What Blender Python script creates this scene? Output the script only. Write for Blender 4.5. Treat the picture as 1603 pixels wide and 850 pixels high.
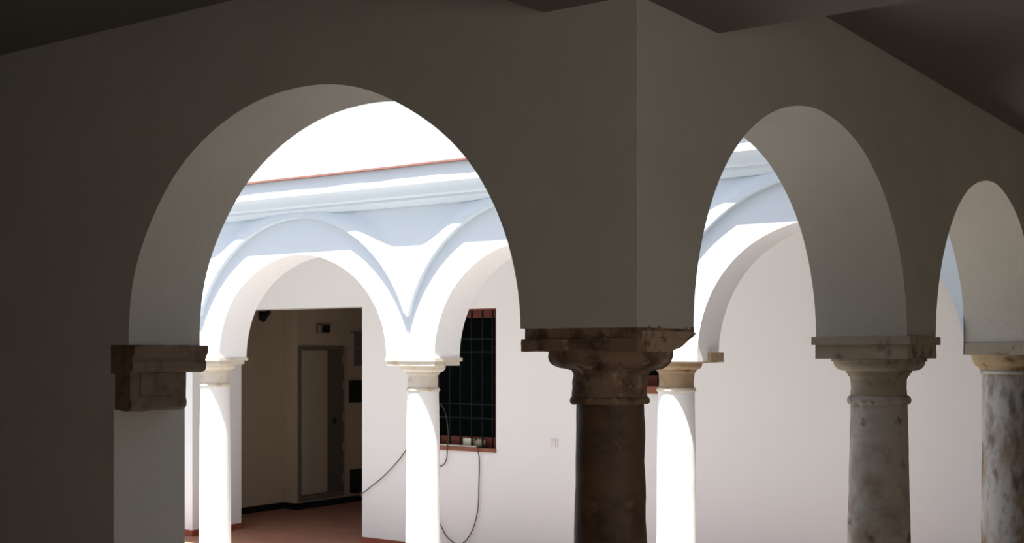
import bpy, bmesh, math, random
from mathutils import Vector, noise

for o in list(bpy.data.objects):
    bpy.data.objects.remove(o)
scene = bpy.context.scene
COL = scene.collection
random.seed(4)
PI = math.pi

# ---------------------------------------------------------------- camera
cam_data = bpy.data.cameras.new('camera')
cam = bpy.data.objects.new('camera', cam_data)
COL.objects.link(cam)
cam.location = (1.5348, -2.7114, 1.75)
cam.rotation_euler = (math.radians(90), 0, math.radians(35.25))
cam_data.sensor_width = 36
cam_data.lens = 36 * 1944.7 / 1603
cam_data.shift_y = (551 - 425) / 1603
cam_data.clip_start = 0.05
scene.camera = cam

# ---------------------------------------------------------------- light, sky, exposure
scene.view_settings.view_transform = 'Standard'
scene.view_settings.look = 'None'
scene.view_settings.gamma = 1
scene.view_settings.use_curve_mapping = False
scene.view_settings.exposure = 0.0

SUN_DIR = Vector((0.087, -0.33, 0.938)).normalized()      # towards the sun
sun_data = bpy.data.lights.new('sun', 'SUN')
sun_data.energy = 16.0
sun_data.angle = math.radians(0.6)
sun_data.color = (1.0, 0.98, 0.95)
sun = bpy.data.objects.new('sun', sun_data)
COL.objects.link(sun)
sun.location = (3, -6, 14)
sun.rotation_euler = SUN_DIR.to_track_quat('Z', 'Y').to_euler()

world = bpy.data.worlds.new('sky')
scene.world = world
world.use_nodes = True
wn = world.node_tree
wn.nodes.clear()
w_out = wn.nodes.new('ShaderNodeOutputWorld')
w_bg = wn.nodes.new('ShaderNodeBackground')
w_sky = wn.nodes.new('ShaderNodeTexSky')
w_sky.sky_type = 'NISHITA'
w_sky.sun_disc = False
w_sky.sun_elevation = math.radians(69.7)
w_sky.sun_rotation = math.radians(165)
w_sky.air_density = 1.0
w_sky.dust_density = 3.0
w_sky.ozone_density = 1.0
w_bg.inputs['Strength'].default_value = 0.22
# white summer haze low over the horizon
w_tc = wn.nodes.new('ShaderNodeTexCoord')
w_sep = wn.nodes.new('ShaderNodeSeparateXYZ')
w_rng = wn.nodes.new('ShaderNodeMapRange')
w_rng.interpolation_type = 'SMOOTHSTEP'
w_rng.inputs['From Min'].default_value = 0.24
w_rng.inputs['From Max'].default_value = 0.42
w_rng.inputs['To Min'].default_value = 1.0
w_rng.inputs['To Max'].default_value = 0.0
w_mix = wn.nodes.new('ShaderNodeMix')
w_mix.data_type = 'RGBA'
w_mix.inputs[7].default_value = (5.6, 5.7, 5.7, 1)
wn.links.new(w_tc.outputs['Generated'], w_sep.inputs[0])
wn.links.new(w_sep.outputs['Z'], w_rng.inputs['Value'])
wn.links.new(w_rng.outputs[0], w_mix.inputs[0])
wn.links.new(w_sky.outputs[0], w_mix.inputs[6])
wn.links.new(w_mix.outputs[2], w_bg.inputs[0])
wn.links.new(w_bg.outputs[0], w_out.inputs[0])

FLOOR = -0.06          # top of the terracotta floor


# ---------------------------------------------------------------- materials
def material(name, color, rough=0.85, spots=(), bump=0.0, bump_scale=60.0, metallic=0.0, spec=0.3, var=0.0, var_scale=2.0, streak=None):
    """Principled surface; spots = [(colour, noise scale, threshold, softness)] are stains with a shape of their own."""
    m = bpy.data.materials.new(name)
    m.use_nodes = True
    nt = m.node_tree
    b = nt.nodes['Principled BSDF']
    b.inputs['Roughness'].default_value = rough
    b.inputs['Metallic'].default_value = metallic
    b.inputs['Specular IOR Level'].default_value = spec
    tc = nt.nodes.new('ShaderNodeTexCoord')
    rgb = nt.nodes.new('ShaderNodeRGB')
    rgb.outputs[0].default_value = (*color, 1)
    last = rgb.outputs[0]

    def mixer(fac, a, c):
        mx = nt.nodes.new('ShaderNodeMix')
        mx.data_type = 'RGBA'
        nt.links.new(fac, mx.inputs[0])
        nt.links.new(a, mx.inputs[6])
        mx.inputs[7].default_value = (*c, 1)
        return mx.outputs[2]

    def noise_tex(scale, detail=5.0, stretch=None):
        n = nt.nodes.new('ShaderNodeTexNoise')
        n.inputs['Scale'].default_value = scale
        n.inputs['Detail'].default_value = detail
        n.inputs['Roughness'].default_value = 0.6
        if stretch:
            mp = nt.nodes.new('ShaderNodeMapping')
            mp.inputs['Scale'].default_value = stretch
            nt.links.new(tc.outputs['Object'], mp.inputs[0])
            nt.links.new(mp.outputs[0], n.inputs['Vector'])
        else:
            nt.links.new(tc.outputs['Object'], n.inputs['Vector'])
        return n.outputs['Fac']

    def rng(src, lo, hi, a, b_):
        r = nt.nodes.new('ShaderNodeMapRange')
        r.inputs['From Min'].default_value = lo
        r.inputs['From Max'].default_value = hi
        r.inputs['To Min'].default_value = a
        r.inputs['To Max'].default_value = b_
        nt.links.new(src, r.inputs['Value'])
        return r.outputs[0]

    if var > 0:
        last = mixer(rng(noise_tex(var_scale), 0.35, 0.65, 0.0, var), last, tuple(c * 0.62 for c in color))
    for k, (c, sc, th, soft) in enumerate(spots):
        last = mixer(rng(noise_tex(sc, 6.0, streak), th, th + soft, 0.0, 1.0), last, c)
    nt.links.new(last, b.inputs['Base Color'])
    if bump > 0:
        bp = nt.nodes.new('ShaderNodeBump')
        bp.inputs['Strength'].default_value = bump
        bp.inputs['Distance'].default_value = 0.004
        nt.links.new(noise_tex(bump_scale, 8.0), bp.inputs['Height'])
        nt.links.new(bp.outputs[0], b.inputs['Normal'])
    return m


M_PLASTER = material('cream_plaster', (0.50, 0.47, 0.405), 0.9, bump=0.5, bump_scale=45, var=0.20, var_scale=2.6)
M_INNER = material('inner_ochre_plaster', (0.82, 0.715, 0.57), 0.9, bump=0.3, bump_scale=45)
M_FACADE = material('whitewash', (0.68, 0.745, 0.80), 0.9, bump=0.25, bump_scale=35)  # blue of the skylit shade is mixed into the base colour
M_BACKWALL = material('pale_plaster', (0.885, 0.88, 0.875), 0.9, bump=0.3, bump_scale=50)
M_ROOMWALL = material('tan_plaster', (0.56, 0.455, 0.335), 0.9, bump=0.3, bump_scale=50)
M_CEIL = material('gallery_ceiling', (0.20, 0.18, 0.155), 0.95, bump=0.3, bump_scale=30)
M_DARKROOM = material('unlit_room', (0.03, 0.03, 0.03), 0.95)
M_SKIRT = material('terracotta_skirting', (0.30, 0.085, 0.045), 0.7, var=0.3, var_scale=9)
M_ROOF = material('roof_brick', (0.30, 0.145, 0.12), 0.8, var=0.4, var_scale=14)
M_CORNER_STONE = material('brown_weathered_stone', (0.23, 0.145, 0.095), 0.9, spots=[((0.07, 0.038, 0.024), 14, 0.47, 0.18), ((0.46, 0.33, 0.22), 20, 0.57, 0.12)], bump=0.9, bump_scale=38)
M_CORNER_SHAFT = material('brown_marble', (0.125, 0.072, 0.042), 0.6, spots=[((0.05, 0.028, 0.018), 9, 0.46, 0.2), ((0.24, 0.14, 0.065), 13, 0.60, 0.14)], bump=0.4, bump_scale=50)
M_GREY_STONE = material('grey_weathered_stone', (0.46, 0.42, 0.365), 0.85, spots=[((0.26, 0.19, 0.135), 5, 0.46, 0.22), ((0.12, 0.085, 0.06), 12, 0.60, 0.12), ((0.56, 0.53, 0.48), 17, 0.64, 0.1)], bump=0.6, bump_scale=42)
M_BEIGE_STONE = material('beige_stone', (0.36, 0.30, 0.22), 0.85, spots=[((0.13, 0.10, 0.07), 12, 0.54, 0.16)], bump=0.6, bump_scale=42)
M_MOTTLED = material('mottled_stone', (0.40, 0.385, 0.36), 0.85, spots=[((0.20, 0.135, 0.075), 6, 0.46, 0.16), ((0.10, 0.08, 0.065), 11, 0.52, 0.16)], bump=0.8, bump_scale=36, streak=(1, 1, 0.45))
M_OCHRE = material('ochre_stone', (0.37, 0.265, 0.16), 0.85, spots=[((0.22, 0.12, 0.05), 14, 0.55, 0.12)], bump=0.5, bump_scale=40)
M_CORBEL = material('brown_corbel_stone', (0.175, 0.12, 0.08), 0.9, spots=[((0.09, 0.055, 0.035), 11, 0.48, 0.18)], bump=0.8, bump_scale=38)
M_WHITE_STONE = material('whitewashed_stone', (0.80, 0.79, 0.77), 0.85, spots=[((0.55, 0.52, 0.48), 22, 0.70, 0.05)], bump=0.3, bump_scale=40)
M_LIMESTONE = material('pale_limestone', (0.64, 0.58, 0.49), 0.85, spots=[((0.48, 0.38, 0.26), 12, 0.56, 0.14)], bump=0.4, bump_scale=40)
M_REDWOOD = material('red_brown_wood', (0.17, 0.04, 0.025), 0.6, var=0.4, var_scale=12)
M_SILL = material('brick_sill', (0.30, 0.115, 0.08), 0.8, var=0.3, var_scale=20)
M_IRON = material('dark_green_iron', (0.004, 0.009, 0.009), 0.7, spec=0.1)
M_OPENING_DARK = material('dark_opening', (0.003, 0.004, 0.004), 0.9, spec=0.02)
M_CABLE = material('dark_cable', (0.08, 0.05, 0.043), 0.6)
M_BLACK = material('black_metal', (0.012, 0.012, 0.012), 0.5)
M_CREAM = material('cream_card', (0.62, 0.57, 0.45), 0.8)
M_BEIGE = material('beige_cloth', (0.36, 0.30, 0.22), 0.9, bump=0.6, bump_scale=50, var=0.4, var_scale=25)
M_DOOR = material('beige_door_paint', (0.46, 0.385, 0.295), 0.55)
M_DOOR_DARK = material('dark_door_leaf', (0.13, 0.11, 0.085), 0.55)
M_GREYMETAL = material('grey_metal', (0.17, 0.145, 0.115), 0.5)
M_LAMPCASE = material('lamp_case', (0.34, 0.30, 0.25), 0.5)
M_PLATE = material('white_plastic', (0.84, 0.80, 0.78), 0.5)
M_VIOLET = material('violet_glint_tint', (0.25, 0.16, 0.5), 0.4)
M_GUTTERED = None


def tile_material(name, c1, c2, grout, size, rough=0.7):
    m = bpy.data.materials.new(name)
    m.use_nodes = True
    nt = m.node_tree
    b = nt.nodes['Principled BSDF']
    b.inputs['Roughness'].default_value = rough
    b.inputs['Specular IOR Level'].default_value = 0.3
    tc = nt.nodes.new('ShaderNodeTexCoord')
    br = nt.nodes.new('ShaderNodeTexBrick')
    br.inputs['Color1'].default_value = (*c1, 1)
    br.inputs['Color2'].default_value = (*c2, 1)
    br.inputs['Mortar'].default_value = (*grout, 1)
    br.inputs['Scale'].default_value = 1.0
    br.inputs['Brick Width'].default_value = size
    br.inputs['Row Height'].default_value = size
    br.inputs['Mortar Size'].default_value = 0.006
    br.offset = 0.0
    nt.links.new(tc.outputs['Object'], br.inputs['Vector'])
    nt.links.new(br.outputs['Color'], b.inputs['Base Color'])
    return m


M_TERRACOTTA = tile_material('terracotta_tiles', (0.40, 0.19, 0.125), (0.35, 0.165, 0.11), (0.26, 0.15, 0.11), 0.28)
M_NEARFLOOR = tile_material('worn_terracotta_tiles', (0.55, 0.42, 0.285), (0.50, 0.38, 0.26), (0.3, 0.23, 0.17), 0.28)
M_PATIO = tile_material('pale_stone_paving', (0.37, 0.36, 0.345), (0.33, 0.32, 0.31), (0.26, 0.25, 0.24), 0.40)


# ---------------------------------------------------------------- helpers
def obj(name, bm, mat, parent=None, smooth=None):
    bmesh.ops.recalc_face_normals(bm, faces=bm.faces[:])
    me = bpy.data.meshes.new(name)
    bm.to_mesh(me)
    bm.free()
    me.materials.append(mat)
    if smooth is not None:
        me.polygons.foreach_set('use_smooth', [True] * len(me.polygons))
        me.set_sharp_from_angle(angle=math.radians(smooth))
    o = bpy.data.objects.new(name, me)
    COL.objects.link(o)
    if parent is not None:
        o.parent = parent
    return o


def structure(name, bm, mat, smooth=None, parent=None):
    o = obj(name, bm, mat, parent, smooth)
    if parent is None:
        o['kind'] = 'structure'
    return o


def tag(o, label, cat, group=None):
    o['label'] = label
    o['category'] = cat
    if group:
        o['group'] = group
    return o


def thing(name, label, cat, loc, group=None, rz=0.0):
    o = bpy.data.objects.new(name, None)
    COL.objects.link(o)
    o.location = loc
    o.rotation_euler = (0, 0, rz)
    o.empty_display_size = 0.1
    return tag(o, label, cat, group)


def box(bm, x0, x1, y0, y1, z0, z1):
    v = [bm.verts.new(p) for p in ((x0, y0, z0), (x1, y0, z0), (x1, y1, z0), (x0, y1, z0), (x0, y0, z1), (x1, y0, z1), (x1, y1, z1), (x0, y1, z1))]
    for f in ((0, 1, 2, 3), (4, 5, 6, 7), (0, 1, 5, 4), (1, 2, 6, 5), (2, 3, 7, 6), (3, 0, 4, 7)):
        bm.faces.new([v[i] for i in f])
    return v


def bevel_all(bm, w, seg=2):
    bmesh.ops.recalc_face_normals(bm, faces=bm.faces[:])
    bmesh.ops.bevel(bm, geom=bm.edges[:], offset=w, segments=seg, profile=0.5, affect='EDGES')


def box_bm(x0, x1, y0, y1, z0, z1, bev=0.0):
    bm = bmesh.new()
    box(bm, x0, x1, y0, y1, z0, z1)
    if bev:
        bevel_all(bm, bev)
    return bm


def lathe(profile, seg=48, cap=True):
    bm = bmesh.new()
    rings = []
    for r, z in profile:
        rings.append([bm.verts.new((r * math.cos(2 * PI * k / seg), r * math.sin(2 * PI * k / seg), z)) for k in range(seg)])
    for a, b in zip(rings, rings[1:]):
        for k in range(seg):
            bm.faces.new((a[k], a[(k + 1) % seg], b[(k + 1) % seg], b[k]))
    if cap:
        bm.faces.new(rings[0])
        bm.faces.new(rings[-1])
    return bm


def roughen(bm, amp, freq, seed=0.0, big=0.0, bigfreq=3.0):
    bmesh.ops.recalc_face_normals(bm, faces=bm.faces[:])
    bm.normal_update()
    off = Vector((seed, seed * 1.7, seed * 0.6))
    moves = []
    for v in bm.verts:
        p = v.co * freq + off
        d = amp * noise.fractal(p, 1.0, 2.0, 3)
        if big:
            d += big * noise.noise(v.co * bigfreq + off)
        moves.append((v, v.normal * d))
    for v, d in moves:
        v.co += d


def tube(bm, pts, r, seg=8):
    pts = [Vector(p) for p in pts]
    rings = []
    n = len(pts)
    up = Vector((0.31, 0.87, 0.12)).normalized()
    for i, p in enumerate(pts):
        t = (pts[min(i + 1, n - 1)] - pts[max(i - 1, 0)]).normalized()
        a = t.cross(up)
        if a.length < 1e-3:
            a = t.cross(Vector((1, 0, 0)))
        a.normalize()
        b = t.cross(a)
        rings.append([bm.verts.new(p + r * (math.cos(2 * PI * k / seg) * a + math.sin(2 * PI * k / seg) * b)) for k in range(seg)])
    for a, b in zip(rings, rings[1:]):
        for k in range(seg):
            bm.faces.new((a[k], a[(k + 1) % seg], b[(k + 1) % seg], b[k]))
    bm.faces.new(rings[0])
    bm.faces.new(rings[-1])


def spline(ctrl, per=10):
    """Catmull-Rom through the control points."""
    P = [Vector(c) for c in ctrl]
    P = [P[0] * 2 - P[1]] + P + [P[-1] * 2 - P[-2]]
    out = []
    for i in range(1, len(P) - 2):
        a, b, c, d = P[i - 1], P[i], P[i + 1], P[i + 2]
        for k in range(per):
            t = k / per
            out.append(0.5 * ((2 * b) + (c - a) * t + (2 * a - 5 * b + 4 * c - d) * t * t + (3 * b - 3 * c + d - a) * t ** 3))
    out.append(P[-2])
    return out


def arcade(segs, ztop, mapf, t, n=72, wob=0.004, seed=0.0):
    """A wall of solid stretches ('solid', u0, u1, zb) and round arches ('arch', u0, u1, zspring, rise), left to right.
    mapf(u, w, z) gives the place of a point u along the wall and w into its thickness t."""
    bm = bmesh.new()
    V = {}

    def vert(u, w, z):
        k = (round(u, 5), round(w, 5), round(z, 5))
        if k not in V:
            V[k] = bm.verts.new(mapf(u, w, z))
        return V[k]

    def quad(*p):
        vs = []
        for q in p:
            v = vert(*q)
            if v not in vs:
                vs.append(v)
        if len(vs) > 2 and bm.faces.get(vs) is None:
            bm.faces.new(vs)

    for i, s in enumerate(segs):
        if s[0] == 'solid':
            _, a, b, zb = s
            for w in (0, t):
                quad((a, w, zb), (b, w, zb), (b, w, ztop), (a, w, ztop))
            quad((a, 0, zb), (b, 0, zb), (b, t, zb), (a, t, zb))
            quad((a, 0, ztop), (b, 0, ztop), (b, t, ztop), (a, t, ztop))
        else:
            _, a, b, zs, rise = s
            c, h = (a + b) / 2, (b - a) / 2
            pts = []
            for k in range(n + 1):
                th = PI - PI * k / n
                x, z = math.cos(th), math.sin(th)
                wv = 1 + 2 * wob * min(1, z * 1.6) * noise.noise(Vector((x * 2.2 + seed, z * 2.2, c)))
                pts.append((a if k == 0 else b if k == n else min(max(c + h * x * wv, a + 1e-4 * k), b - 1e-4 * (n - k)), zs + (rise * z * wv if 0 < k < n else 0)))
            for p, q in zip(pts, pts[1:]):
                for w in (0, t):
                    quad((p[0], w, p[1]), (q[0], w, q[1]), (q[0], w, ztop), (p[0], w, ztop))
                quad((p[0], 0, p[1]), (q[0], 0, q[1]), (q[0], t, q[1]), (p[0], t, p[1]))
                quad((p[0], 0, ztop), (q[0], 0, ztop), (q[0], t, ztop), (p[0], t, ztop))
        # reveals where one stretch reaches lower than the next
        if i + 1 < len(segs):
            zl = s[3]
            zr = segs[i + 1][3]
            u = s[2]
            if abs(zl - zr) > 1e-4:
                lo, hi = min(zl, zr), max(zl, zr)
                quad((u, 0, lo), (u, 0, hi), (u, t, hi), (u, t, lo))
    for u, zb in ((segs[0][1], segs[0][3]), (segs[-1][2], segs[-1][3])):
        quad((u, 0, zb), (u, 0, ztop), (u, t, ztop), (u, t, zb))
    return bm


def pierced(u0, u1, z0, z1, holes, mapf, t):
    """Wall with rectangular openings holes = [(ua, ub, za, zb)]."""
    bm = bmesh.new()
    us = sorted({u0, u1, *[h[0] for h in holes], *[h[1] for h in holes]})
    zs = sorted({z0, z1, *[h[2] for h in holes], *[h[3] for h in holes]})
    solid = lambda i, j: 0 <= i < len(us) - 1 and 0 <= j < len(zs) - 1 and not any(
        h[0] <= (us[i] + us[i + 1]) / 2 <= h[1] and h[2] <= (zs[j] + zs[j + 1]) / 2 <= h[3] for h in holes)
    V = {}

    def vert(u, w, z):
        k = (u, w, z)
        if k not in V:
            V[k] = bm.verts.new(mapf(u, w, z))
        return V[k]

    def quad(*p):
        bm.faces.new([vert(*q) for q in p])

    for i in range(len(us) - 1):
        for j in range(len(zs) - 1):
            if not solid(i, j):
                continue
            a, b, c, d = us[i], us[i + 1], zs[j], zs[j + 1]
            for w in (0, t):
                quad((a, w, c), (b, w, c), (b, w, d), (a, w, d))
            if not solid(i - 1, j):
                quad((a, 0, c), (a, 0, d), (a, t, d), (a, t, c))
            if not solid(i + 1, j):
                quad((b, 0, c), (b, 0, d), (b, t, d), (b, t, c))
            if not solid(i, j - 1):
                quad((a, 0, c), (b, 0, c), (b, t, c), (a, t, c))
            if not solid(i, j + 1):
                quad((a, 0, d), (b, 0, d), (b, t, d), (a, t, d))
    return bm


def sweep(profile, path, closed=False):
    """Profile [(outward, z)] along a horizontal polyline path [(x, y, outward dx, outward dy)]."""
    bm = bmesh.new()
    rows = []
    for x, y, dx, dy in path:
        rows.append([bm.verts.new((x + o * dx, y + o * dy, z)) for o, z in profile])
    m = len(profile)
    for a, b in zip(rows, rows[1:]):
        for k in range(m):
            bm.faces.new((a[k], a[(k + 1) % m], b[(k + 1) % m], b[k]))
    bm.faces.new(rows[0])
    bm.faces.new(rows[-1])
    return bm


# ================================================================ THE SETTING
mapA = lambda u, w, z: (u, w, z)                 # wall with its gallery face on y = 0
mapB = lambda u, w, z: (-w, u, z)                # wall with its gallery face on x = 0
ZT = 3.02
A_T, B_T, F_T = 0.31, 0.37, 0.30
YF, YW = 4.27, 6.0765

# near arcades
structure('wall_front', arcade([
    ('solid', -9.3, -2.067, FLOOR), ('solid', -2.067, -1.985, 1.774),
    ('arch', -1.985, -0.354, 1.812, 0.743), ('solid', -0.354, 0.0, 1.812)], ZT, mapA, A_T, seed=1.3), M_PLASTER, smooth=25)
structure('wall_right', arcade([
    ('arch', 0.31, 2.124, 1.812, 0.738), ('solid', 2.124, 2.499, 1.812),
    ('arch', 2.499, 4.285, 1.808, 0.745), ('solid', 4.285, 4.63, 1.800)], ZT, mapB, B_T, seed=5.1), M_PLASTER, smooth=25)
# far arcade
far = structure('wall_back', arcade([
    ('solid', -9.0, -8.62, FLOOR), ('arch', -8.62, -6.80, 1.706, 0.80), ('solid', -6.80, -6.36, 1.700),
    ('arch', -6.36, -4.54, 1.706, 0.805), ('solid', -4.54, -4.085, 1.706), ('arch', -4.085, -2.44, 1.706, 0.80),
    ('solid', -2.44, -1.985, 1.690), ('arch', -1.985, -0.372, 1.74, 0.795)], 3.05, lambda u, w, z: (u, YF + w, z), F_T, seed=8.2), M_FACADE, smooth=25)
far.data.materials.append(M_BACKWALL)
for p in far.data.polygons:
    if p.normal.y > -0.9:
        p.material_index = 1  # reveals and back stay neutral, without the front's blue shade tint
# unseen plain wall on the patio's fourth side, added for its light bounce
structure('wall_left', box_bm(-9.3, -9.0, A_T, YF + F_T, FLOOR, 3.05), M_FACADE)


# archivolts of the far arcade
RINGS = [(-7.71, 1.593, 1.20), (-5.45, 1.593, 1.20), (-3.26, 1.720, 1.08), (-1.17, 1.715, 1.08)]


def archivolt(name, idx, ulo, uhi):
    c, zc, R = RINGS[idx]
    others = [RINGS[j] for j in (idx - 1, idx + 1) if 0 <= j < len(RINGS)]
    bm = bmesh.new()
    n = 128
    prof = ((0, 0.012), (0, -0.046), (0.040, -0.048), (0.060, -0.043), (0.095, -0.020), (0.130, -0.006), (0.165, 0.001), (0.165, 0.012))
    rows = []
    for k in range(n + 1):
        th = PI * (1 - k / n)
        ct, st = math.cos(th), math.sin(th)
        if not ulo < c + R * ct < uhi:
            continue
        row = []
        for dr, w in prof:
            # the ring stops where it would run into its neighbour's opening
            d = dr
            while d > 0 and any(math.hypot(c + (R + d) * ct - o[0], zc + (R + d) * st - o[1]) < o[2] + d for o in others):
                d -= 0.002
            d = max(d, 0)
            row.append((min(c + (R + d) * ct, -0.372), YF + w, min(zc + (R + d) * st, 2.835)))
        if math.dist(row[2], row[1]) > 0.012:
            rows.append(row)
    vs = [[bm.verts.new(p) for p in r] for r in rows]
    m = len(prof)
    for a, b in zip(vs, vs[1:]):
        for j in range(m):
            bm.faces.new((a[j], a[(j + 1) % m], b[(j + 1) % m], b[j]))
    bm.faces.new(vs[0])
    bm.faces.new(vs[-1])
    return structure(name, bm, M_FACADE, smooth=30)


archivolt('trim_1', 0, -8.99, -6.58)
archivolt('trim_2', 1, -6.58, -4.318)
archivolt('trim_3', 2, -4.312, -2.215)
archivolt('trim_4', 3, -2.21, -0.372)

# cornice and brick eaves round the patio
cornice = [(-0.02, 2.815), (0.035, 2.815), (0.045, 2.835), (0.060, 2.850), (0.060, 2.868), (0.088, 2.880), (0.092, 2.892),
           (0.100, 2.915), (0.118, 2.935), (0.150, 2.948), (0.150, 3.078), (-0.02, 3.078)]
structure('trim_5', sweep(cornice, [(-9.0, YF, 0, -1), (-0.37, YF, 0, -1)]), M_FACADE, smooth=35)
structure('trim_6', sweep(cornice, [(-0.37, YF, -1, 0), (-0.37, A_T, -1, 0)]), M_FACADE, smooth=35)
structure('trim_7', sweep(cornice, [(-9.0, A_T, 0, 1), (-0.37, A_T, 0, 1)]), M_FACADE, smooth=35)
bm = bmesh.new()
N = 240
rows = []
for k in range(N + 1):
    x = -9.0 + (9.0 - 0.19) * k / N
    dz = 0.003 * noise.noise(Vector((x * 2.1, 0.3, 0)))
    dy = 0.0035 * noise.noise(Vector((x * 3.7, 4.3, 0)))
    rows.append([bm.verts.new(p) for p in ((x, YF - 0.179 + dy, 3.075 + dz), (x, YF + 0.4, 3.075 + dz), (x, YF + 0.4, 3.088 + dz), (x, YF - 0.179 + dy, 3.088 + dz))])
for a, b in zip(rows, rows[1:]):
    for j in range(4):
        bm.faces.new((a[j], a[(j + 1) % 4], b[(j + 1) % 4], b[j]))
bm.faces.new(rows[0]); bm.faces.new(rows[-1])
structure('trim_8', bm, M_ROOF)

# roofs and ceilings (the high ceiling drops round the corner column)
HIGH = 2.868
structure('roof_gallery_front', box_bm(-9.3, 4.0, -4.6, A_T + 0.19, ZT + 0.055, ZT + 0.14), M_ROOF)
structure('roof_gallery_right', box_bm(-0.56, 4.0, A_T + 0.19, 9.6, ZT + 0.055, ZT + 0.14), M_ROOF)
structure('roof_gallery_back', box_bm(-9.6, -0.56, YF + 0.4, 9.6, ZT + 0.055, ZT + 0.14), M_ROOF)
bm = bmesh.new()
box(bm, -9.3, 3.2, -4.2, 0.0, HIGH, HIGH + 0.1)
box(bm, 0.0, 3.2, 0.0, YW, HIGH, HIGH + 0.1)
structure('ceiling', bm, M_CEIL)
structure('ceiling_gallery_back', box_bm(-9.3, 0.0, YF + F_T, YW, 2.75, 2.85), M_BACKWALL)


def beam(name, mapf, lo, hi, lo2, hi2):
    """Dropped ceiling beam: flat soffit between lo and hi, haunches rising to the high ceiling at lo2 and hi2."""
    bm = bmesh.new()
    prof = [(lo2, HIGH + 0.02), (lo, 2.641), (hi, 2.641), (hi2, HIGH + 0.02)]
    a = [bm.verts.new(mapf(u, 0.0, z)) for u, z in prof]
    b = [bm.verts.new(mapf(u, 3.2, z)) for u, z in prof]
    for k in range(4):
        bm.faces.new((a[k], a[(k + 1) % 4], b[(k + 1) % 4], b[k]))
    bm.faces.new(a); bm.faces.new(b)
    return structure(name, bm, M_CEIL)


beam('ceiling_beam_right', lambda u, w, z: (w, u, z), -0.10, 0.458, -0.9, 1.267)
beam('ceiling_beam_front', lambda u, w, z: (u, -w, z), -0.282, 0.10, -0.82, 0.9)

# floors
structure('floor', box_bm(-9.3, 3.2, -4.2, A_T + 0.05, FLOOR - 0.1, FLOOR), M_NEARFLOOR)
structure('floor_gallery_right', box_bm(-B_T - 0.05, 3.2, A_T + 0.05, 5.0, FLOOR - 0.1, FLOOR), M_NEARFLOOR)
structure('floor_gallery_back', box_bm(-9.3, 3.2, 5.0, 9.6, FLOOR - 0.1, FLOOR), M_TERRACOTTA)
structure('floor_patio', box_bm(-9.3, -B_T - 0.05, A_T + 0.05, 5.0, FLOOR - 0.1, FLOOR - 0.004), M_PATIO)

# unseen gallery walls behind the camera, with an opening added for fill light
FILL_OPENING = (-3.9, -1.2, FLOOR, 2.35)
structure('wall_camera_side', box_bm(-9.3, 3.4, -4.4, -4.2, FLOOR, ZT + 0.05), M_INNER)
structure('floor_fill_bounce', box_bm(3.4, 14, -12, 8, FLOOR - 0.1, FLOOR - 0.002), M_PATIO)  # unseen sunlit ground added to bounce light in through the opening
structure('wall_gallery_right', pierced(-4.2, YW, FLOOR, ZT + 0.05, [FILL_OPENING], lambda u, w, z: (3.2 + w, u, z), 0.2), M_INNER)
structure('wall_gallery_left', box_bm(-9.5, -9.3, -4.4, A_T, FLOOR, ZT + 0.05), M_PLASTER)

# back wall of the far gallery with doorway and two windows
DOOR = (-8.85, -6.413, FLOOR, 2.180)
WIN1 = (-5.62, -4.844, 0.905, 2.132)
WIN2 = (-3.74, -3.04, 1.475, 1.95)
W_T = 0.25
structure('wall_gallery_back', pierced(-9.3, 3.4, FLOOR, 2.76, [DOOR, WIN1, WIN2], lambda u, w, z: (u, YW + w, z), W_T), M_BACKWALL)
structure('wall_gallery_end', box_bm(-9.3, -8.07, 5.44, YW, FLOOR, 2.75), M_BACKWALL)
bm = bmesh.new()
box(bm, -6.413, 3.2, YW - 0.012, YW, FLOOR, 0.0)
structure('baseboard_back', bm, M_SKIRT)
bm = bmesh.new()
box(bm, -9.3, -8.058, 5.428, 5.44, FLOOR, 0.0)
box(bm, -8.07, -8.058, 5.44, YW, FLOOR, 0.0)
structure('baseboard_end', bm, M_SKIRT)

# dark room behind the doorway
RX0 = -8.70
bm = bmesh.new()
box(bm, -9.3, -8.93, YW + W_T, 7.5, FLOOR, 2.66)      # first stretch of the side wall
box(bm, -9.3, RX0, 7.5, 9.6, FLOOR, 2.66)             # projecting stretch with the door
structure('wall_room_side', bm, M_ROOMWALL)
structure('wall_room_end', box_bm(RX0, -6.0, 9.45, 9.6, FLOOR, 2.66), M_ROOMWALL)
structure('wall_room_right', box_bm(-6.15, -6.0, YW + W_T, 9.45, FLOOR, 2.66), M_ROOMWALL)
structure('ceiling_room', box_bm(-9.3, -6.0, YW + W_T, 9.6, 2.60, 2.70), M_CEIL)
bm = bmesh.new()
box(bm, -8.93, -8.915, YW + W_T, 7.5, FLOOR, 0.012)
box(bm, -8.915, RX0, 7.485, 7.5, FLOOR, 0.012)
box(bm, RX0, RX0 + 0.015, 7.5, 9.45, FLOOR, 0.012)
structure('shadow_strip_room', bm, M_BLACK)  # black strips stand for the shadow band at the foot of the walls
# unlit rooms behind the windows, darkness put into their colour
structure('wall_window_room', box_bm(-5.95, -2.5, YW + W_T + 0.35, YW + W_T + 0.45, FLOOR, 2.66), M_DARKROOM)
structure('ceiling_window_room', box_bm(-5.95, -2.5, YW + W_T, YW + W_T + 0.35, 2.2, 2.3), M_DARKROOM)


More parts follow.
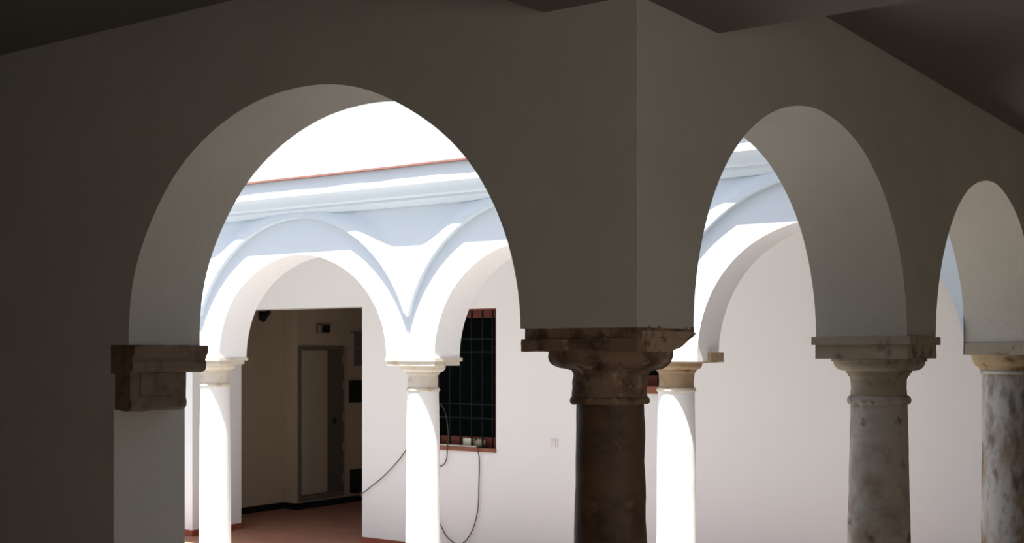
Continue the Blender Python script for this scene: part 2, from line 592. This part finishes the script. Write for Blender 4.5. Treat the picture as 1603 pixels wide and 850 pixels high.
# ================================================================ COLUMNS
def arc_pts(c, r0, z0, r1, z1, n=8, bulge=1.0):
    """Quarter-round from (r0, z0) to (r1, z1), bulging outwards (1) or hollow (-1)."""
    out = []
    for k in range(n + 1):
        a = PI / 2 * k / n
        if bulge > 0:
            out.append((r0 + (r1 - r0) * math.sin(a), z0 + (z1 - z0) * (1 - math.cos(a))))
        else:
            out.append((r0 + (r1 - r0) * (1 - math.cos(a)), z0 + (z1 - z0) * math.sin(a)))
    return out


def torus_profile(r, R, z0, z1, n=10):
    zc, h = (z0 + z1) / 2, (z1 - z0) / 2
    return [(r + (R - r) * math.sin(PI * k / n), z0 + h * (1 - math.cos(PI * k / n))) for k in range(n + 1)]


def dense(profile, step=0.012):
    out = [profile[0]]
    for (r0, z0), (r1, z1) in zip(profile, profile[1:]):
        d = math.hypot(r1 - r0, z1 - z0)
        n = max(1, int(d / step))
        for k in range(1, n + 1):
            out.append((r0 + (r1 - r0) * k / n, z0 + (z1 - z0) * k / n))
    return out


def subdivided_box(x0, x1, y0, y1, z0, z1, step=0.02, bev=0.006):
    bm = bmesh.new()
    nx, ny, nz = [max(1, int(round((b - a) / step))) for a, b in ((x0, x1), (y0, y1), (z0, z1))]
    V = {}

    def v(i, j, k):
        if (i, j, k) not in V:
            V[(i, j, k)] = bm.verts.new((x0 + (x1 - x0) * i / nx, y0 + (y1 - y0) * j / ny, z0 + (z1 - z0) * k / nz))
        return V[(i, j, k)]
    for i in range(nx):
        for j in range(ny):
            for k in (0, nz):
                bm.faces.new((v(i, j, k), v(i + 1, j, k), v(i + 1, j + 1, k), v(i, j + 1, k)))
    for i in range(nx):
        for k in range(nz):
            for j in (0, ny):
                bm.faces.new((v(i, j, k), v(i + 1, j, k), v(i + 1, j, k + 1), v(i, j, k + 1)))
    for j in range(ny):
        for k in range(nz):
            for i in (0, nx):
                bm.faces.new((v(i, j, k), v(i, j + 1, k), v(i, j + 1, k + 1), v(i, j, k + 1)))
    return bm


def column(label, x, y, shaft, neck, bell, mats, rough=0.0, seed=0.0, loc_z=FLOOR, base_r=None):
    """shaft = [(r, z)] bottom to top, neck = torus (r, R, z0, z1), bell = capital profile bottom to top; z measured from the world floor datum."""
    t = thing('stone_column', label, 'column', (x, y, loc_z), 'arcade columns')
    sh = lambda prof: [(r, z - loc_z) for r, z in prof]
    bm = lathe(sh(dense(shaft, 0.03)), 56)
    if rough:
        roughen(bm, rough, 9, seed)
    obj('shaft', bm, mats[0], t, smooth=40)
    bm = lathe(sh(torus_profile(*neck)), 56)
    if rough:
        roughen(bm, rough * 1.5, 12, seed + 2)
    obj('necking', bm, mats[1], t, smooth=50)
    bm = lathe(sh(dense(bell, 0.006)), 64)
    if rough:
        roughen(bm, rough * 2.4, 14, seed + 5)
    obj('capital', bm, mats[2], t, smooth=40)
    r = shaft[0][0]
    bm = lathe(sh([(r * 1.0, loc_z + 0.18)] + torus_profile(r, r * 1.32, loc_z + 0.09, loc_z + 0.17) + [(r * 1.2, loc_z + 0.085)]), 48)
    bmesh.ops.translate(bm, verts=bm.verts[:], vec=(0, 0, 0))
    box(bm, -r * 1.4, r * 1.4, -r * 1.4, r * 1.4, 0, 0.087)
    obj('base', bm, mats[1], t, smooth=40)
    return t


def add_abacus(t, tiers, mat, rough=0.0, seed=0.0, edit=None):
    """tiers = [(x0, x1, y0, y1, z0, z1)] in world metres."""
    ox, oy, oz = t.location
    bm = bmesh.new()
    for k, (x0, x1, y0, y1, z0, z1) in enumerate(tiers):
        b2 = subdivided_box(x0 - ox, x1 - ox, y0 - oy, y1 - oy, z0 - oz, z1 - oz, 0.011)
        if rough:
            roughen(b2, rough, 16, seed + k * 3.1, rough * 1.2, 6)
        me = bpy.data.meshes.new('tmp')
        b2.to_mesh(me)
        b2.free()
        bm.from_mesh(me)
        bpy.data.meshes.remove(me)
    if edit:
        edit(bm)
    return obj('abacus', bm, mat, t, smooth=45)


# --- the near corner column
c = column('dark brown column with broken capital under the corner of the arcade', -0.172, 0.160,
           [(0.112, 0.10), (0.106, 0.55), (0.102, 0.96), (0.096, 1.30), (0.090, 1.612)],
           (0.099, 0.1075, 1.610, 1.632),
           [(0.100, 1.628), (0.099, 1.655), (0.101, 1.690), (0.104, 1.696), (0.107, 1.702), (0.116, 1.703)] + arc_pts(0, 0.118, 1.706, 0.165, 1.742, 8) + [(0.166, 1.757)],
           (M_CORNER_SHAFT, M_CORNER_STONE, M_CORNER_STONE), rough=0.0035, seed=3.3)


def break_corner(bm):
    # the corner towards the second arch has broken away underneath
    ox, oy, oz = c.location
    for v in bm.verts:
        x, y, z = v.co.x + ox, v.co.y + oy, v.co.z + oz
        s = (y - 0.17) / 0.15
        if s > 0:
            cut = 1.752 + 0.052 * min(s, 1.05) ** 1.5 * (0.6 + 0.4 * min(1, max(0, (x + 0.36) / 0.3)))
            if z < cut:
                v.co.z = min(cut, 1.806) - oz + 0.003 * noise.noise(v.co * 40)


M_BREAK = material('broken_stone', (0.40, 0.285, 0.195), 0.95, spots=[((0.16, 0.09, 0.055), 26, 0.52, 0.14)], bump=1.0, bump_scale=30)
ab = add_abacus(c, [(-0.350, 0.004, -0.002, 0.314, 1.752, 1.784), (-0.344, -0.002, 0.006, 0.310, 1.782, 1.8150)], M_CORNER_STONE, 0.0048, 7.7, break_corner)
ab.data.materials.append(M_BREAK)          # the fresh break
for p in ab.data.polygons:
    q = p.center + Vector(c.location)
    if q.x > -0.06 and q.y > 0.03 + 0.05 * noise.noise(q * 25) and q.z < 1.806 + 0.01 * noise.noise(q * 30):
        p.material_index = 1

# --- second column of the right-hand arcade
c = column('grey stone column with square moulded abacus between the two right arches', -0.177, 2.317,
           [(0.140, 0.10), (0.133, 0.55), (0.126, 0.96), (0.119, 1.25), (0.1125, 1.54)],
           (0.113, 0.127, 1.535, 1.572),
           [(0.113, 1.562), (0.110, 1.60), (0.112, 1.640), (0.116, 1.646), (0.117, 1.652), (0.124, 1.653), (0.125, 1.662), (0.131, 1.663), (0.132, 1.670)] + arc_pts(0, 0.134, 1.671, 0.180, 1.712, 8) + [(0.188, 1.714), (0.188, 1.726)],
           (M_GREY_STONE, M_GREY_STONE, M_BEIGE_STONE), rough=0.0015, seed=9.1)
add_abacus(c, [(-0.372, 0.002, 2.122, 2.501, 1.723, 1.779), (-0.384, 0.016, 2.110, 2.513, 1.779, 1.8115)], M_BEIGE_STONE, 0.0016, 1.7)

# --- the far corner column
c = column('mottled stone column with ochre capital at the far end of the right arcade', -0.185, 4.455,
           [(0.142, 0.10), (0.138, 0.60), (0.134, 1.10), (0.131, 1.634)],
           (0.131, 0.144, 1.628, 1.650),
           [(0.132, 1.640), (0.137, 1.648), (0.142, 1.655), (0.150, 1.670)] + arc_pts(0, 0.150, 1.672, 0.186, 1.722, 7) + [(0.190, 1.736)],
           (M_MOTTLED, M_GREY_STONE, M_OCHRE), rough=0.003, seed=4.4)
add_abacus(c, [(-0.376, 0.008, 4.276, 4.636, 1.734, 1.7995)], M_BEIGE_STONE, 0.0015, 2.7)


# --- columns of the far arcade
def far_column(label, x, zb, wide, tall=0.0, mats=None):
    """zb = underside of the plastered pier above."""
    y = YF + 0.19
    k = wide
    t = column(label, x, y,
               [(0.130 * k, 0.10), (0.128 * k, 0.6), (0.125 * k, 1.0), (0.118 * k, 1.455 + tall)],
               (0.117 * k, 0.128 * k, 1.455 + tall, 1.483 + tall),
               [(0.114 * k, 1.475 + tall), (0.112 * k, 1.53 + tall), (0.114 * k, 1.578 + tall), (0.122 * k, 1.582 + tall), (0.122 * k, 1.590 + tall), (0.130 * k, 1.592 + tall), (0.130 * k, 1.600 + tall)]
               + arc_pts(0, 0.132 * k, 1.601 + tall, 0.166 * k, 1.634 + tall, 7) + [(0.172 * k, 1.650 + tall)],
               mats or (M_WHITE_STONE, M_LIMESTONE, M_LIMESTONE), rough=0.0012, seed=x)
    return t


c = far_column('sunlit white column beside the dark doorway, partly behind the corbelled pier', -6.625, 1.700, 1.03)
add_abacus(c, [(-6.785, -6.372, YF + 0.012, YF + 0.285, 1.648, 1.680), (-6.800, -6.352, YF - 0.006, YF + 0.312, 1.678, 1.6995)], M_LIMESTONE, 0.0012, 0.4)
c = far_column('sunlit white column in front of the tall barred window', -4.345, 1.706, 1.0)
add_abacus(c, [(-4.535, -4.085, YF + 0.004, YF + 0.30, 1.650, 1.684), (-4.548, -4.073, YF - 0.005, YF + 0.318, 1.682, 1.7055)], M_LIMESTONE, 0.0012, 5.4)
c = far_column('sunlit white column with ochre capital close behind the dark corner column', -2.233, 1.690, 1.0, 0.036, (M_WHITE_STONE, M_LIMESTONE, M_OCHRE))
add_abacus(c, [(-2.44, -1.985, YF + 0.004, YF + 0.30, 1.683, 1.6895), (-2.085, -1.962, YF + 0.14, YF + 0.325, 1.686, 1.748)], M_OCHRE, 0.0012, 8.4)

# ================================================================ CORBEL
cb = thing('stone_corbel', 'dark brown moulded stone corbel carrying the large arch on the white pier', 'corbel', (-2.067, 0.0, 1.545))
prof = [(0.0, 0.012), (0.070, 0.0), (0.088, 0.010), (0.092, 0.028), (0.086, 0.046), (0.083, 0.150), (0.086, 0.154)]
bm = bmesh.new()


def corbel_block(bm, prof, y0, y1, ny=10):
    rows = []
    for j in range(ny + 1):
        y = y0 + (y1 - y0) * j / ny
        rows.append([bm.verts.new((p, y, z)) for p, z in prof])
    m = len(prof)
    for a, b in zip(rows, rows[1:]):
        for k in range(m - 1):
            bm.faces.new((a[k], a[k + 1], b[k + 1], b[k]))
        bm.faces.new((a[m - 1], a[0], b[0], b[m - 1]))
    bm.faces.new(rows[0]); bm.faces.new(rows[-1])


corbel_block(bm, [(-0.01, 0.008), (0.066, 0.0), (0.086, 0.010), (0.090, 0.028), (0.084, 0.046), (0.084, 0.120), (0.084, 0.150), (-0.01, 0.150)], 0.004, 0.245)
roughen(bm, 0.002, 18, 2.0)
obj('corbel_body', bm, M_CORBEL, cb, smooth=40)
bm = bmesh.new()
box(bm, 0.078, 0.0885, 0.045, 0.195, 0.052, 0.134)
bevel_all(bm, 0.003)
obj('corbel_panel', bm, M_CORBEL, cb)
bm = bmesh.new()
corbel_block(bm, [(-0.01, 0.130), (0.086, 0.132)] + [(0.088 + 0.020 * math.sin(PI / 2 * k / 5), 0.134 + 0.022 * (1 - math.cos(PI / 2 * k / 5))) for k in range(6)] +
             [(0.109, 0.168), (0.103, 0.176), (0.105, 0.182), (0.112, 0.196), (0.117, 0.206), (0.118, 0.226), (0.112, 0.2285), (-0.01, 0.2285)], -0.003, 0.318, 12)
roughen(bm, 0.002, 18, 6.0)
obj('corbel_cap', bm, M_CORBEL, cb, smooth=40)

# ================================================================ WINDOWS
def window(name, hole, bars_x, bars_z, label, sill_drop, deep=0.10):
    x0, x1, z0, z1 = hole
    w = bpy.data.objects.new(name, None)
    COL.objects.link(w)
    w['kind'] = 'structure'
    y = YW + 0.10
    bm = bmesh.new()
    for a in ((x0, x0 + 0.035, y, y + 0.06, z0, z1), (x1 - 0.035, x1, y, y + 0.06, z0, z1), (x0 + 0.035, x1 - 0.035, y, y + 0.06, z1 - 0.075, z1), (x0 + 0.035, x1 - 0.035, y, y + 0.06, z0, z0 + 0.085)):
        box(bm, *a)
    obj('window_frame', bm, M_REDWOOD, w)
    obj('dark_sheet', box_bm(x0 + 0.035, x1 - 0.035, y + 0.03, y + 0.036, z0 + 0.085, z1 - 0.075), M_OPENING_DARK, w)  # black sheet stands for the unlit room behind the open window
    # red reveal lining
    bm = bmesh.new()
    box(bm, x1 - 0.012, x1, YW + 0.002, y, z0, z1)
    box(bm, x0, x0 + 0.012, YW + 0.002, y, z0, z1)
    box(bm, x0 + 0.012, x1 - 0.012, YW + 0.002, y, z1 - 0.012, z1)
    obj('window_lining', bm, M_REDWOOD, w)
    obj('window_sill', box_bm(x0 - 0.002, x1 + 0.002, YW - 0.02, y, z0 - sill_drop, z0, 0.004), M_SILL, w)
    g = thing('window_grille', label, 'window grille', ((x0 + x1) / 2, YW + 0.03, z0), 'iron window grilles')
    for bx in bars_x:
        bm = bmesh.new()
        xx = bx - g.location.x
        box(bm, xx - 0.006, xx + 0.006, -0.006, 0.006, 0.0, z1 - z0)
        obj('upright_bar', bm, M_IRON, g)
    for bz in bars_z:
        bm = bmesh.new()
        box(bm, x0 - g.location.x, x1 - g.location.x, -0.011, -0.004, bz - z0 - 0.006, bz - z0 + 0.006)
        obj('cross_bar', bm, M_IRON, g)
    return w


window('window_1', WIN1, (-5.50, -5.38, -5.26, -5.135, -5.015, -4.905), (1.865, 1.750, 1.285, 1.164),
       'dark iron grille of the tall red-framed window behind the white column', 0.035)
window('window_2', WIN2, (-3.62, -3.50, -3.38, -3.26, -3.14), (1.60, 1.83),
       'dark iron grille of the small high window beside the dark corner column', 0.06)

# things lying on the tall window's sill
bm = box_bm(-0.055, 0.055, -0.02, 0.02, 0, 0.075, 0.006)
o = obj('cardboard_box', bm, M_CREAM)
o.location = (-5.195, YW + 0.068, 0.905)
tag(o, 'small cream box on the red window sill behind the grille', 'box')
bm = bmesh.new()
bmesh.ops.create_icosphere(bm, subdivisions=4, radius=1.0)
for v in bm.verts:
    v.co = Vector((v.co.x * 0.060, v.co.y * 0.022, v.co.z * 0.042))
    v.co.z = max(v.co.z, -0.034)
roughen(bm, 0.006, 30, 1.0)
o = obj('cloth_bundle', bm, M_BEIGE, smooth=60)
o.location = (-5.068, YW + 0.066, 0.940)
tag(o, 'crumpled beige cloth bundle on the red sill beside the cream box', 'cloth')
bm = bmesh.new()
box(bm, -0.25, 0.20, -0.012, 0.012, 0, 0.014)
bevel_all(bm, 0.003)
o = obj('wooden_batten', bm, M_CREAM)
o.location = (-5.26, YW + 0.005, 0.905)
tag(o, 'thin pale batten lying along the front of the red window sill', 'batten')

# ================================================================ CABLE, SWITCH
yc = YW - 0.018
ctrl = [(-6.425, YW + 0.03, 0.385), (-6.42, yc, 0.395), (-6.30, yc, 0.475), (-6.13, yc, 0.590), (-5.98, yc, 0.720), (-5.868, yc, 0.835), (-5.74, yc, 1.03), (-5.60, yc, 1.22), (-5.50, yc, 1.285), (-5.43, yc, 1.26),
        (-5.385, yc, 1.165), (-5.362, yc, 1.00), (-5.358, yc - 0.02, 0.895), (-5.372, yc - 0.012, 0.80), (-5.42, yc, 0.735), (-5.50, yc, 0.715), (-5.60, yc, 0.72)]
bm = bmesh.new()
tube(bm, spline(ctrl, 10), 0.0046, 6)
tag(obj('cable', bm, M_CABLE, smooth=60), 'dark cable rising from the doorway edge and looping down before the barred window', 'cable', 'loose cables')
ctrl = [(-5.62, yc, 0.42), (-5.54, yc, 0.35), (-5.49, yc, 0.265), (-5.448, yc, 0.185), (-5.385, yc, 0.095), (-5.30, yc, 0.045), (-5.235, yc, 0.035), (-5.165, yc, 0.075), (-5.098, yc, 0.165), (-5.055, yc, 0.270),
        (-5.028, yc, 0.400), (-5.020, yc, 0.60), (-5.016, yc, 0.80), (-5.016, yc - 0.022, 0.895), (-5.025, YW + 0.0, 0.915), (-5.045, YW + 0.012, 0.912)]
bm = bmesh.new()
tube(bm, spline(ctrl, 10), 0.0046, 6)
tag(obj('cable', bm, M_CABLE, smooth=60), 'dark cable hanging in a deep loop below the window sill', 'cable', 'loose cables')

t = thing('wall_switch', 'small square white switch plate on the pale wall left of the corner column', 'switch', (-4.236, YW, 0.977))
obj('switch_plate', box_bm(-0.036, 0.036, -0.010, 0.0, -0.036, 0.036, 0.003), M_PLATE, t)
obj('rocker', box_bm(-0.020, 0.020, -0.0145, -0.009, -0.024, 0.024, 0.002), M_PLATE, t)

# ================================================================ IN THE DARK ROOM
X = RX0
d = thing('double_door', 'two-leaf door with one pale and one dark leaf in the dark room', 'door', (X, 7.54, 0.0))
bm = bmesh.new()
box(bm, 0, 0.03, -0.03, 0.0, 0.04, 1.81)
box(bm, 0, 0.03, 0.68, 0.715, 0.04, 1.81)
box(bm, 0, 0.03, 0.0, 0.68, 1.782, 1.81)
box(bm, 0, 0.03, 0.0, 0.68, 0.04, 0.095)
obj('door_frame', bm, M_GREYMETAL, d)
bm = box_bm(0.004, 0.040, 0.005, 0.418, 0.105, 1.772, 0.003)
lf = obj('door_leaf', bm, M_DOOR, d)
lf['label'] = 'pale door leaf'
bm = box_bm(0.004, 0.026, 0.424, 0.672, 0.105, 1.772, 0.003)  # second leaf, in a darker colour
lf = obj('door_leaf', bm, M_DOOR_DARK, d)
lf['label'] = 'dark door leaf'
bm = bmesh.new()
box(bm, 0.026, 0.034, 0.525, 0.572, 0.895, 0.975)
tube(bm, [(0.034, 0.55, 0.94), (0.062, 0.55, 0.94), (0.066, 0.53, 0.94), (0.066, 0.46, 0.935)], 0.008, 8)
obj('door_handle', bm, M_BLACK, lf)
for z in (0.25, 0.62, 0.98, 1.35, 1.66):
    bm = bmesh.new()
    tube(bm, [(0.036, 0.690, z - 0.045), (0.036, 0.690, z + 0.045)], 0.008, 10)
    h = obj('hinge', bm, M_LAMPCASE, d)

l = thing('emergency_lamp', 'small oblong bulkhead lamp on the dark wall above the door', 'lamp', (X, 7.905, 2.02))
obj('lamp_body', box_bm(0.0, 0.035, -0.10, 0.10, -0.050, 0.050, 0.008), M_GREYMETAL, l)
obj('lamp_lens', box_bm(0.033, 0.055, -0.098, -0.045, -0.045, 0.045, 0.008), M_LAMPCASE, l)
obj('lamp_lens', box_bm(0.033, 0.055, -0.03, 0.09, -0.04, 0.04, 0.008), M_BLACK, l)

b = thing('fuse_box', 'dark fuse box on the wall right of the door in the dark room', 'fuse box', (X, 8.48, 1.275))
obj('fuse_box_body', box_bm(0, 0.07, -0.12, 0.12, -0.13, 0.13, 0.006), M_BLACK, b)
obj('fuse_box_cover', box_bm(0.068, 0.082, -0.10, 0.10, -0.105, 0.105, 0.004), M_BLACK, b)
b = thing('meter_box', 'dark meter box low on the wall near the floor of the dark room', 'meter box', (X, 8.50, 0.195))
obj('meter_box_body', box_bm(0, 0.07, -0.12, 0.12, -0.14, 0.14, 0.006), M_BLACK, b)
obj('meter_box_cover', box_bm(0.068, 0.080, -0.10, 0.10, -0.115, 0.115, 0.004), M_BLACK, b)
b = thing('wall_cabinet', 'narrow dark cabinet with pale edge strip and painted violet glint above the fuse box', 'cabinet', (X, 8.51, 1.785))
obj('cabinet_body', box_bm(0, 0.05, -0.105, 0.105, -0.20, 0.20, 0.004), M_GREYMETAL, b)
obj('edge_strip', box_bm(0.0, 0.056, -0.118, -0.106, -0.20, 0.20, 0.002), M_LAMPCASE, b)
obj('violet_glint', box_bm(0.049, 0.056, -0.052, -0.036, -0.015, 0.030, 0.002), M_VIOLET, b)  # small violet block stands for a glint on the panel

s = thing('wall_spotlight', 'small black spotlight at the top corner of the dark doorway', 'spotlight', (-8.93, 7.16, 2.15))
bm = bmesh.new()
tube(bm, [(0.0, 0.0, 0.03), (0.05, 0.0, 0.03)], 0.012, 10)
box(bm, 0.0, 0.012, -0.03, 0.03, 0.0, 0.06)
obj('bracket', bm, M_BLACK, s)
bm = lathe([(0.020, -0.09), (0.032, -0.075), (0.036, 0.02), (0.046, 0.09)], 20)
head = obj('lamp_head', bm, M_BLACK, s, smooth=40)
head.location = (0.08, -0.005, 0.02)
head.rotation_euler = (math.radians(118), 0, math.radians(18))
